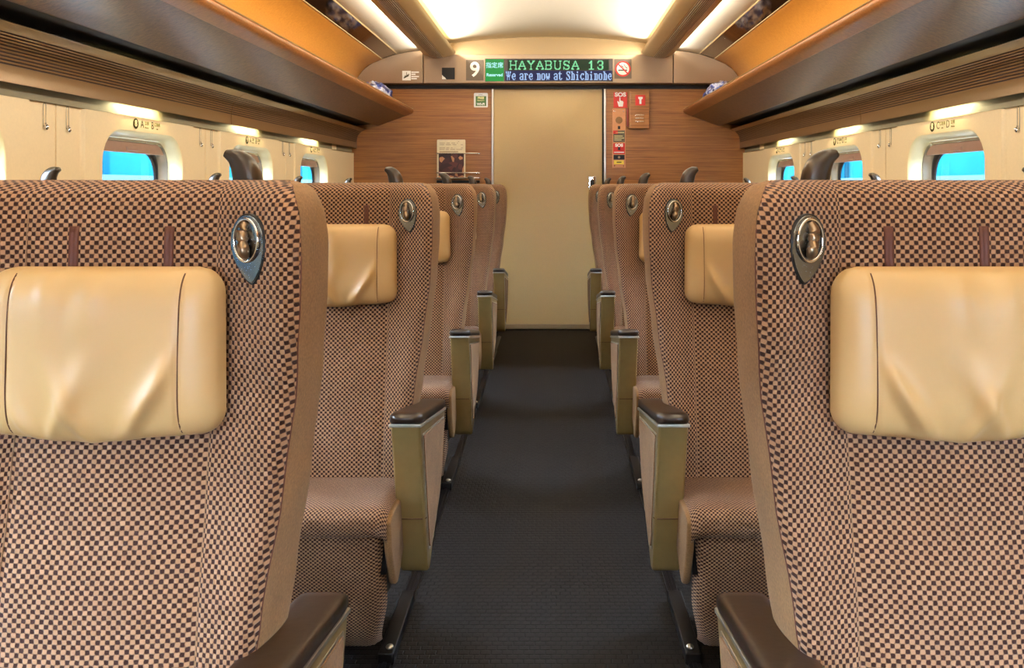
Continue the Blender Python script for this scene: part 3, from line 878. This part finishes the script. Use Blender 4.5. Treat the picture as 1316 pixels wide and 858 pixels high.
# ------------------------------------------------------------------ signs on the far wall
EX = Vector((1, 0, 0)); EZ = Vector((0, 0, 1))
def px(x, y, d): return ((x-709.5)*d/1045+.031, d, 1.2-(y-238)*d/1045)
def flat(mb, x0, x1, z0, z1, y, th=.002, mi=0): return mb.box(x0, x1, y-th, y, z0, z1, mi)
YS = YL-.004
white = plain('white_print', (240, 240, 235), .5, var=.01)
red = plain('red_print', (206, 38, 30), .45, var=.02)
brownplate = plain('dark_taupe_plate', (94, 80, 62), .4, var=.03)
green_print = plain('green_print', (60, 110, 40), .5)
blackp = plain('black_print', (20, 18, 16), .5)
yellowp = plain('yellow_print', (232, 208, 70), .5)

# car number
x0, _, z1 = px(599, 77, YS); x1, _, z0 = px(621.5, 103.5, YS)
mb = MB(); flat(mb, x0, x1, z0, z1, YS-.0005, .004)
o = tag(mb.build('car_number_sign', brownplate, bevel=.0008), 'dark square plate with a large white 9 left of display', 'sign')
text_mesh('9', .165, (Vector(((x0+x1)/2, YS-.0052, (z0+z1)/2)), EX, EZ), white, 'number', o, bold=.003)

# display
x0, _, z1 = px(623.5, 75.5, YS); x1, _, z0 = px(787.5, 105, YS)
root = empty('information_display', ((x0+x1)/2, YS, z0)); ro = Vector(root.location)
tag(root, 'wide LED information display with green and blue lettering above the door', 'display')
mb = MB(); flat(mb, x0-ro.x, x1-ro.x, 0, z1-z0, -.0005, .004); mb.build('screen', plain('black_screen', (40, 32, 28), .25), root, bevel=.0006)
mb = MB()
for a, b, c, d in ((x0-.007, x1+.007, z1, z1+.006), (x0-.007, x1+.007, z0-.006, z0), (x0-.007, x0, z0, z1), (x1, x1+.007, z0, z1)):
    flat(mb, a-ro.x, b-ro.x, c-z0, d-z0, -.0005, .006)
mb.build('display_bezel', M['lintel'], root)
G = {
'H': ["111000111","010000010","010000010","010000010","011111110","010000010","010000010","010000010","111000111"],
'A': ["000010000","000111000","000101000","001101100","001000100","011111110","010000010","110000011","111000111"],
'Y': ["111000111","011000110","001101100","000111000","000010000","000010000","000010000","000010000","000111000"],
'B': ["111111100","010000110","010000010","010000110","011111100","010000110","010000010","010000110","111111100"],
'U': ["111000111","010000010","010000010","010000010","010000010","010000010","010000010","011000110","001111100"],
'S': ["001111010","011000110","010000010","011100000","001111100","000001110","010000010","011000110","010111100"],
'1': ["000110000","001110000","011110000","000110000","000110000","000110000","000110000","000110000","011111100"],
'3': ["001111100","011000110","010000110","000000110","000111100","000000110","010000110","011000110","001111100"],
' ': ["000000000"]*9}
g = {
'W': ["11011011","11011011","01011010","01011010","01111110","00111100","00100100","00100100","00100100"],
'e': ["000000","000000","001110","011011","110011","111111","110000","011001","001110"],
'a': ["000000","000000","011110","110011","000011","011111","110011","110011","011111"],
'r': ["000000","000000","111110","011011","011000","011000","011000","011000","111100"],
'n': ["000000","000000","111110","011011","011011","011011","011011","011011","111111"],
'o': ["000000","000000","011110","110011","110011","110011","110011","110011","011110"],
'w': ["000000","000000","110011","110011","110011","111111","111111","011110","010010"],
't': ["001000","011000","111110","011000","011000","011000","011000","011011","001110"],
'S': ["011111","110011","110001","011100","001110","000111","100011","110011","111110"],
'h': ["111000","011000","011110","011011","011011","011011","011011","011011","111111"],
'i': ["001100","001100","000000","011100","001100","001100","001100","001100","011110"],
'c': ["000000","000000","001111","011011","110000","110000","110000","011011","001110"],
' ': ["0000"]*9}
W_, H_ = x1-x0, z1-z0
def led(text, table, ox, oz, w, h, gap, mat, name):
    tot = sum(len(table[c][0]) for c in text)+gap*(len(text)-1); pw = w/tot; ph = h/9
    mb = MB(); cx = 0
    for c in text:
        for r, row in enumerate(table[c]):
            k2 = 0
            while k2 < len(row):
                if row[k2] == '1':
                    e = k2
                    while e < len(row) and row[e] == '1': e += 1
                    xx = ox+(cx+k2)*pw; zz = oz+h-(r+1)*ph
                    mb.box(xx+pw*.04, xx+(e-k2)*pw-pw*.04, -.0062, -.0048, zz+ph*.05, zz+ph*.97)
                    k2 = e
                else: k2 += 1
        cx += len(table[c][0])+gap
    return mb.build(name, mat, root)
gm = emit('green_led', (150, 250, 185), 1.15); bm_ = emit('blue_white_led', (180, 210, 255), 1.2)
sc = W_/164
led('HAYABUSA', G, -W_/2+31*sc, H_*.52, 90*sc, H_*.40, 1, gm, 'green_lettering')
led('13', G, -W_/2+132*sc, H_*.52, 21*sc, H_*.40, 1, gm, 'train_number')
led('We are now at Shichinohe', g, -W_/2+26.5*sc, H_*.07, 136*sc, H_*.38, 1, bm_, 'blue_lettering')
mb = MB(); flat(mb, -W_/2+29*sc, W_/2-5*sc, H_*.50, H_*.95, -.0046, .0002); mb.build('green_glow_field', emit('green_led_glow', (14, 64, 22), .7), root)
mb = MB(); flat(mb, -W_/2+26*sc, W_/2-1*sc, H_*.05, H_*.48, -.0046, .0002); mb.build('blue_glow_field', emit('blue_led_glow', (24, 34, 100), .7), root)
# letter bloom put into the dim glowing panels above; unlit dots not modelled
mb = MB(); flat(mb, -W_/2+.5*sc, -W_/2+24*sc, .004, H_-.004, -.0046, .0008); gb = mb.build('reserved_block', emit('green_block', (40, 190, 84), .8), root)
cy = emit('cyan_led', (190, 250, 255), 1.6)
text_mesh('指定席', .050, (Vector((-W_/2+12.2*sc, -.0062, H_*.70)), EX, EZ), cy, 'kanji_lettering', gb, bold=.0002, sx=.95)
text_mesh('Reserved', .036, (Vector((-W_/2+12.2*sc, -.0062, H_*.29)), EX, EZ), cy, 'latin_lettering', gb, bold=.0006, sx=.98)

# no smoking sign
x0, _, z1 = px(789.5, 76, YS); x1, _, z0 = px(811.5, 101, YS)
mb = MB(); flat(mb, x0, x1, z0, z1, YS-.0005, .004)
o = tag(mb.build('no_smoking_sign', brownplate, bevel=.0008), 'round red and white no smoking sign on dark plate right of display', 'sign')
cx, cz, R0 = (x0+x1)/2, (z0+z1)/2, .063
def disc(mb, cx, cz, r, y, th, n=40): return mb.rings([[(cx+r*math.cos(2*PI*i/n), yy, cz+r*math.sin(2*PI*i/n)) for i in range(n)] for yy in (y, y-th)], smooth=False)
mb = MB(); disc(mb, cx, cz, R0, YS-.0045, .0008); mb.build('red_disc', red, o)
mb = MB(); disc(mb, cx, cz, R0*.80, YS-.0053, .0005); mb.build('white_disc', white, o)
mb = MB(); mb.box(cx-.038, cx+.010, YS-.0064, YS-.0058, cz-.016, cz-.007)
mb.box(cx+.014, cx+.034, YS-.0064, YS-.0058, cz-.016, cz-.007)
mb.tube([(cx-.012, YS-.006, cz+.035), (cx-.010, YS-.006, cz+.022), (cx+.006, YS-.006, cz+.012)], .0022, 6)
mb.tube([(cx+.002, YS-.006, cz+.034), (cx+.014, YS-.006, cz+.030), (cx+.016, YS-.006, cz+.016), (cx+.030, YS-.006, cz+.010), (cx+.034, YS-.006, cz)], .0022, 6)
mb.build('cigarette_symbol', blackp, o)
mb = MB(); q = math.radians(-45); c_, s_ = math.cos(q), math.sin(q)
mb.prism([(a*c_-b*s_, a*s_+b*c_) for a, b in ((-.055, -.005), (.055, -.005), (.055, .005), (-.055, .005))], lambda a, b, t: (cx+a, t, cz+b), YS-.0066, YS-.0072)
mb.build('red_bar', red, o)

# black sensor window with folded white corner
x0, _, z1 = px(568, 87, YS); x1, _, z0 = px(584.5, 102, YS)
mb = MB(); flat(mb, x0, x1, z0, z1, YS-.0005, .004)
o = tag(mb.build('sensor_window', M['black'], bevel=.001), 'small black square window in the panel left of the number 9', 'sensor')
mb = MB(); mb.prism([(x0+.001, z0+.001), (x0+.036, z0+.001), (x0+.024, z0+.016), (x0+.012, z0+.024), (x0+.001, z0+.036)], lambda a, b, t: (a, t, b), YS-.0045, YS-.0055); mb.build('white_corner', white, o)

# luggage care sticker on the left lintel
x0, _, z1 = px(517, 91, YL); x1, _, z0 = px(528, 103.3, YL)
mb = MB(); flat(mb, x0, x1, z0, z1, YL-.0003, .002)
o = tag(mb.build('pictogram_sticker', white), 'small white square pictogram sticker with text on far left of the header panel', 'sticker')
mb = MB(); w = x1-x0; h = z1-z0
for sg in range(4): mb.tube([(x0+w*(.28+.14*sg), YL-.003, z0+h*(.30+.05*sg)), (x0+w*(.36+.14*sg), YL-.003, z0+h*(.5+.06*sg))], .0035, 6)
mb.tube([(x0+w*.5, YL-.003, z0+h*.6), (x0+w*.5, YL-.003, z0+h*.85)], .002, 6)
mb.tube([(x0+w*.2, YL-.003, z0+h*.25), (x0+w*.75, YL-.003, z0+h*.5)], .004, 6)
mb.build('hand_symbol', M['ink'], o)
mb = MB()
for k2, (l, zf) in enumerate(((.062, .86), (.034, .64), (.062, .40), (.045, .18))):
    mb.box(x1+.004, x1+.004+l, YL-.0015, YL-.0003, z0+h*zf-.005, z0+h*zf+.005)
mb.build('caption_lines', white, o)

# wifi sticker
x0, _, z1 = px(609, 119.5, YE); x1, _, z0 = px(627, 138, YE)
mb = MB(); mb.prism(rrect(x0, x1, z0, z1, .008, 4), lambda a, b, t: (a, t, b), YE-.0003, YE-.0025)
o = tag(mb.build('wifi_sticker', white), 'small white and green free WI-FI sticker on the wood wall beside the door', 'sticker')
mb = MB(); flat(mb, x0+.016, x1-.014, z0+.012, z1-.026, YE-.0026, .0006); mb.build('green_field', green_print, o)
cx = (x0+x1)/2
pale = plain('pale_yellow_print', (246, 240, 170), .6)
text_mesh('FREE', .026, (Vector((cx, YE-.0040, z1-.042)), EX, EZ), pale, 'sticker_lettering', o, bold=.0012)
text_mesh('WI-FI', .028, (Vector((cx, YE-.0040, z0+.026)), EX, EZ), white, 'sticker_lettering', o, bold=.0014, sx=1.0)
text_mesh('Shinkansen', .013, (Vector((cx, YE-.0040, (z0+z1)/2-.003)), EX, EZ), pale, 'sticker_lettering', o, bold=.0004)
text_mesh('JR-EAST', .010, (Vector((cx, YE-.0040, z1-.014)), EX, EZ), blackp, 'sticker_lettering', o)

# magazine rack with rails and leaflet
x0, _, z1 = px(562, 197, YE); x1, _, _ = px(617, 197, YE); z0 = px(562, 232, YE)[2]
root = empty('leaflet_rack', (x0, YE, z0)); ox, oy, oz = root.location
tag(root, 'chrome wire leaflet rack on the wood wall left of the door', 'rack')
for zz in (px(0, 197.3, YE)[2], px(0, 222, YE)[2], px(0, 228.5, YE)[2]):
    mb = MB(); pts = catmull([(0, -.001, zz-oz), (.002, -.035, zz-oz), (.03, -.045, zz-oz), (x1-x0-.03, -.045, zz-oz), (x1-x0-.002, -.035, zz-oz), (x1-x0, -.001, zz-oz)], 4)
    mb.tube(pts, .0055, 8); mb.build('rail', M['chrome'], root)
mb = MB(); mb.box(0, x1-x0, -.045, -.001, px(0, 235, YE)[2]-oz, px(0, 231.5, YE)[2]-oz); mb.build('tray', M['dark'], root, bevel=.003)
# leaflet: white upper part with lines, dark photographic lower part
xl0 = px(561.5, 0, YE)[0]+.004; xl1 = px(598.5, 0, YE)[0]; zt = px(0, 179.5, YE)[2]; zb = px(0, 229.5, YE)[2]
mb = MB(); mb.prism(rrect(xl0, xl1, zb, zt, .008, 3), lambda a, b, t: (a, t, b), YE-.018, YE-.024)
lf = tag(mb.build('leaflet', plain('cream_paper', (236, 224, 188), .6)), 'leaflet with pale printed top and dark picture below standing in the wire rack', 'leaflet')
t = NT('printed_picture'); co = t.coord()
vo = t.node('ShaderNodeTexVoronoi'); t.l.new(t.mapping(co, (28, 1, 28)), vo.inputs['Vector']); vo.inputs['Scale'].default_value = 1
sx_ = t.node('ShaderNodeSeparateXYZ'); t.l.new(vo.outputs['Color'], sx_.inputs[0])
t.set(Base_Color=t.ramp(sx_.outputs[0], [(0, rgba((52, 18, 20))), (.4, rgba((96, 44, 40))), (.6, rgba((200, 140, 96))), (.8, rgba((70, 30, 30))), (1, rgba((226, 206, 190)))], 'CONSTANT'), Roughness=.4)
mb = MB(); mb.box(xl0+.014, xl1-.012, YE-.0255, YE-.0242, zb+.012, zt-.118); mb.build('leaflet_picture', t.m, lf)
mb = MB()
rnd = random.Random(5)
for r in range(6):
    a = xl0+.02
    while a < xl1-.03:
        l = rnd.uniform(.01, .05)
        if rnd.random() < .6: mb.box(a, min(a+l, xl1-.02), YE-.0252, YE-.0242, zt-.018-r*.013, zt-.0145-r*.013)
        a += l+.012
mb.box(xl0+.02, xl1-.06, YE-.0252, YE-.0242, zt-.104, zt-.098)
mb.build('leaflet_print', plain('ochre_print', (150, 112, 60), .5), lf)

# SOS sign
x0, _, z1 = px(788.5, 118.5, YE); x1, _, z0 = px(806, 138.5, YE)
mb = MB(); flat(mb, x0, x1, z0, z1, YE-.0003, .002)
o = tag(mb.build('sos_sign', red), 'red square SOS sign with a pointing hand above the call panel', 'sign')
cx = (x0+x1)/2
text_mesh('SOS', .046, (Vector((cx, YE-.0032, z1-.021)), EX, EZ), white, 'sos_lettering', o, bold=.002, sx=1.15)
mb = MB(); hy = YE-.0030
mb.prism([(cx-.008, z1-.042), (cx-.001, z1-.040), (cx+.001, z1-.068), (cx+.022, z1-.074), (cx+.026, z1-.085), (cx+.020, z0+.010), (cx-.014, z0+.010), (cx-.026, z1-.078), (cx-.022, z1-.072), (cx-.010, z1-.084)], lambda a, b, t: (a, t, b), hy, hy-.0008)
mb.build('hand_symbol', white, o)

# emergency call panel
x0, _, z1 = px(787, 139.5, YE); x1, _, z0 = px(804, 215.5, YE)
root = empty('emergency_call_panel', ((x0+x1)/2, YE, z0)); ox, oy, oz = root.location; w = x1-x0; H = z1-z0
tag(root, 'tall narrow wooden-toned SOS emergency call panel right of the door', 'panel')
mb = MB(); mb.box(-w/2, w/2, -.006, -.0003, 0, H); mb.build('plate', plain('copper_toned_plate', (200, 140, 92), .4, .2), root, bevel=.002)
def ez(y): return px(0, y, YE)[2]-oz
mb = MB(); disc(mb, 0, ez(154.5), .029, -.006, .0012, 28); mb.build('speaker_disc', plain('bronze_disc', (124, 88, 44), .4, .3), root)
mb = MB(); mb.box(-.010, .010, -.0075, -.006, ez(166), ez(162)); mb.build('microphone_hole', M['dark'], root)
mb = MB(); mb.box(-w*.44, w*.44, -.0072, -.006, ez(182.5), ez(167.5)); lbl = mb.build('instruction_label', plain('olive_grey_label', (96, 86, 62), .5), root)
mb = MB(); mb.box(-w*.44, -w*.10, -.0078, -.0072, ez(172), ez(167.8)); mb.build('red_corner', red, lbl)
mb = MB()
for yy, a, b in ((170, -.03, .042), (174.5, -.040, .03), (177, -.040, .042), (179.5, -.040, .02)): mb.box(a, b, -.0078, -.0072, ez(yy+.7), ez(yy))
mb.build('text_lines', pale, lbl)
mb = MB(); mb.box(-w*.44, w*.44, -.0074, -.006, ez(198), ez(184)); rl = mb.build('red_label', red, root)
text_mesh('SOS', .034, (Vector((0, -.0080, ez(186.8))), EX, EZ), white, 'sos_lettering', rl, bold=.0018, sx=1.1)
mb = MB(); mb.box(-.010, .010, -.010, -.0074, ez(193), ez(189)); mb.build('button', M['dark'], rl, bevel=.001)
mb = MB(); mb.box(-w*.38, w*.38, -.0080, -.0074, ez(196.3), ez(195)); mb.build('red_line', white, rl)
mb = MB(); mb.box(-w*.42, w*.42, -.0072, -.006, ez(205), ez(199)); kl = mb.build('key_label', M['dark'], root)
mb = MB(); disc(mb, 0, ez(202), .010, -.0072, .001, 16); mb.build('key_disc', M['knob'], kl)
mb = MB(); mb.box(-w*.38, w*.36, -.0074, -.006, ez(211), ez(206)); yl = mb.build('yellow_label', yellowp, root)
mb = MB(); mb.box(-.02, .02, -.0080, -.0074, ez(208.9), ez(207.8)); mb.build('text_line', blackp, yl)
for a in (-w*.34, w*.34):
    for yy in (142.8, 213):
        mb = MB(); disc(mb, a, ez(yy), .005, -.006, .0015, 12); mb.build('screw', M['chrome'], root)

# torch box
x0, _, z1 = px(808.5, 117, YE-.05); x1, _, z0 = px(834.5, 165, YE-.05)
root = empty('torch_box', ((x0+x1)/2, YE, z0)); ox, oy, oz = root.location; w = x1-x0; H = z1-z0
tag(root, 'wooden wall box with a red torch sign on its lid right of the SOS panel', 'box')
mb = MB(); mb.prism([(-w/2, 0), (-w/2, -.04), (-w/2+.012, -.05), (w/2, -.05), (w/2, 0)], lambda a, b, t: (a, b, t), 0, H)
mb.build('box_body', M['endwood'], root, bevel=.004)
mb = MB(); mb.box(-w/2-.016, -w/2-.003, -.03, -.001, .02, H*.55); mb.build('red_catch', plain('dark_red_plastic', (140, 44, 24), .4), root, bevel=.002)
mb = MB(); mb.box(-.032, .050, -.0525, -.050, H-.118, H-.032); rs = mb.build('red_sign', red, root)
mb = MB(); mb.prism([(-.008, H-.048), (.028, H-.048), (.028, H-.062), (.018, H-.070), (.018, H-.106), (.001, H-.106), (.001, H-.070), (-.008, H-.062)], lambda a, b, t: (a, t, b), -.0526, -.0535)
mb.build('torch_symbol', white, rs)
mb = MB()
for q in range(3): mb.box(-.032, .040, -.0535, -.050, .052+.026*q, .064+.026*q)
mb.build('vent_slot', M['chrome'], root, bevel=.001)

# ------------------------------------------------------------------ bags on the racks
def bag(s, name, label, yc, seed):
    t = NT('crinkled_blue_bag_%d' % seed); co = t.coord()
    n1 = t.noise(t.mapping(co, (1, 1, 1.6)), 9, 4)
    t.set(Base_Color=t.ramp(n1, [(.36, rgba((24, 28, 52))), (.46, rgba((48, 74, 170))), (.54, rgba((210, 216, 236))), (.62, rgba((34, 44, 110)))]), Roughness=.35)
    rnd = random.Random(seed); ph = [rnd.uniform(0, 6) for _ in range(8)]
    mb = MB(); nu, nv = 64, 36; R = []
    for j in range(nv+1):
        th = PI*(j+.02)/(nv+.04); r = []
        for i in range(nu):
            a = 2*PI*i/nu
            f = 1+.05*math.sin(7*a+ph[0]+4*th)+.045*math.sin(11*th+ph[1]+3*a)+.04*abs(math.sin(9*a-6*th+ph[2]))+.03*abs(math.sin(15*a+9*th+ph[3]))
            x = .115*f*math.sin(th)*math.copysign(abs(math.cos(a))**.8, math.cos(a)); y = .24*f*math.sin(th)*math.copysign(abs(math.sin(a))**.7, math.sin(a)); z = .085*f*math.cos(th)
            z = max(z, -.070)
            r.append((x, y, z+.07))
        R.append(r)
    mb.rings(R)
    o = mb.build(name, t.m)
    o.scale = (1, 1.1, 1.2); o.location = (s*1.305, yc, 1.795); o.rotation_euler = (0, s*math.radians(14), 0)
    tag(o, label, 'bag'); return o
bag(-1, 'crinkled_bag', 'blue and white crinkled bag at the far end of the left luggage rack', 6.22, 1)
bag(1, 'crinkled_bag', 'blue and white crinkled bag at the far end of the right luggage rack', 6.20, 2)

# ------------------------------------------------------------------ outside
M['bluewall'] = plain('pale_blue_barrier', (9, 50, 62), .8, var=.10, scale=1.5, spec=0)
M['bluepost'] = plain('deep_blue_post', (5, 36, 48), .8, spec=0)
M['rail_w'] = plain('white_rail', (40, 66, 72), .8, spec=0)
for s, side in ((-1, 'left'), (1, 'right')):
    root = empty('trackside_barrier', (s*4.3, 3, -1.2))
    tag(root, 'pale blue trackside barrier seen through the %s windows' % side, 'barrier', 'trackside barriers')
    mb = MB(); mb.box(-.03, .03, -14, 14, 0, 2.92); mb.build('barrier_panel', M['bluewall'], root)
    for k2 in range(14):
        mb = MB(); mb.box(*sorted((-s*.03, -s*.10)), -13.4+2*k2, -13.22+2*k2, 0, 2.92); mb.build('post', M['bluepost'], root)
    mb = MB(); mb.box(*sorted((-s*.10, -s*.16)), -14, 14, 2.44, 2.50); mb.build('handrail', M['rail_w'], root)
mb = MB(); mb.box(-12, 12, -14, 20, -1.25, -1.2)
g_ = mb.build('ground', plain('grey_ballast', (120, 122, 124), .9, var=.3, scale=12)); struct(g_)

W = bpy.data.worlds.new('sky'); S.world = W; W.use_nodes = True
bg = W.node_tree.nodes['Background']; bg.inputs[0].default_value = (.66, .80, 1.0, 1); bg.inputs[1].default_value = 110

# ------------------------------------------------------------------ camera
cd = bpy.data.cameras.new('camera'); cam = bpy.data.objects.new('camera', cd); COL.objects.link(cam)
cam.location = (.031, 0, 1.2); cam.rotation_euler = (PI/2, 0, 0)
cd.sensor_width = 36; cd.sensor_fit = 'HORIZONTAL'; cd.lens = 36*1045/1316
cd.shift_x = -(709.5-658)/1316; cd.shift_y = -(429-238)/1316; cd.clip_start = .02
S.camera = cam
vs = S.view_settings; vs.view_transform = 'Standard'; vs.look = 'None'; vs.gamma = 1; vs.use_curve_mapping = False
vs.exposure = -.4
S.cycles.max_bounces = 10; S.cycles.diffuse_bounces = 6; S.cycles.transparent_max_bounces = 12
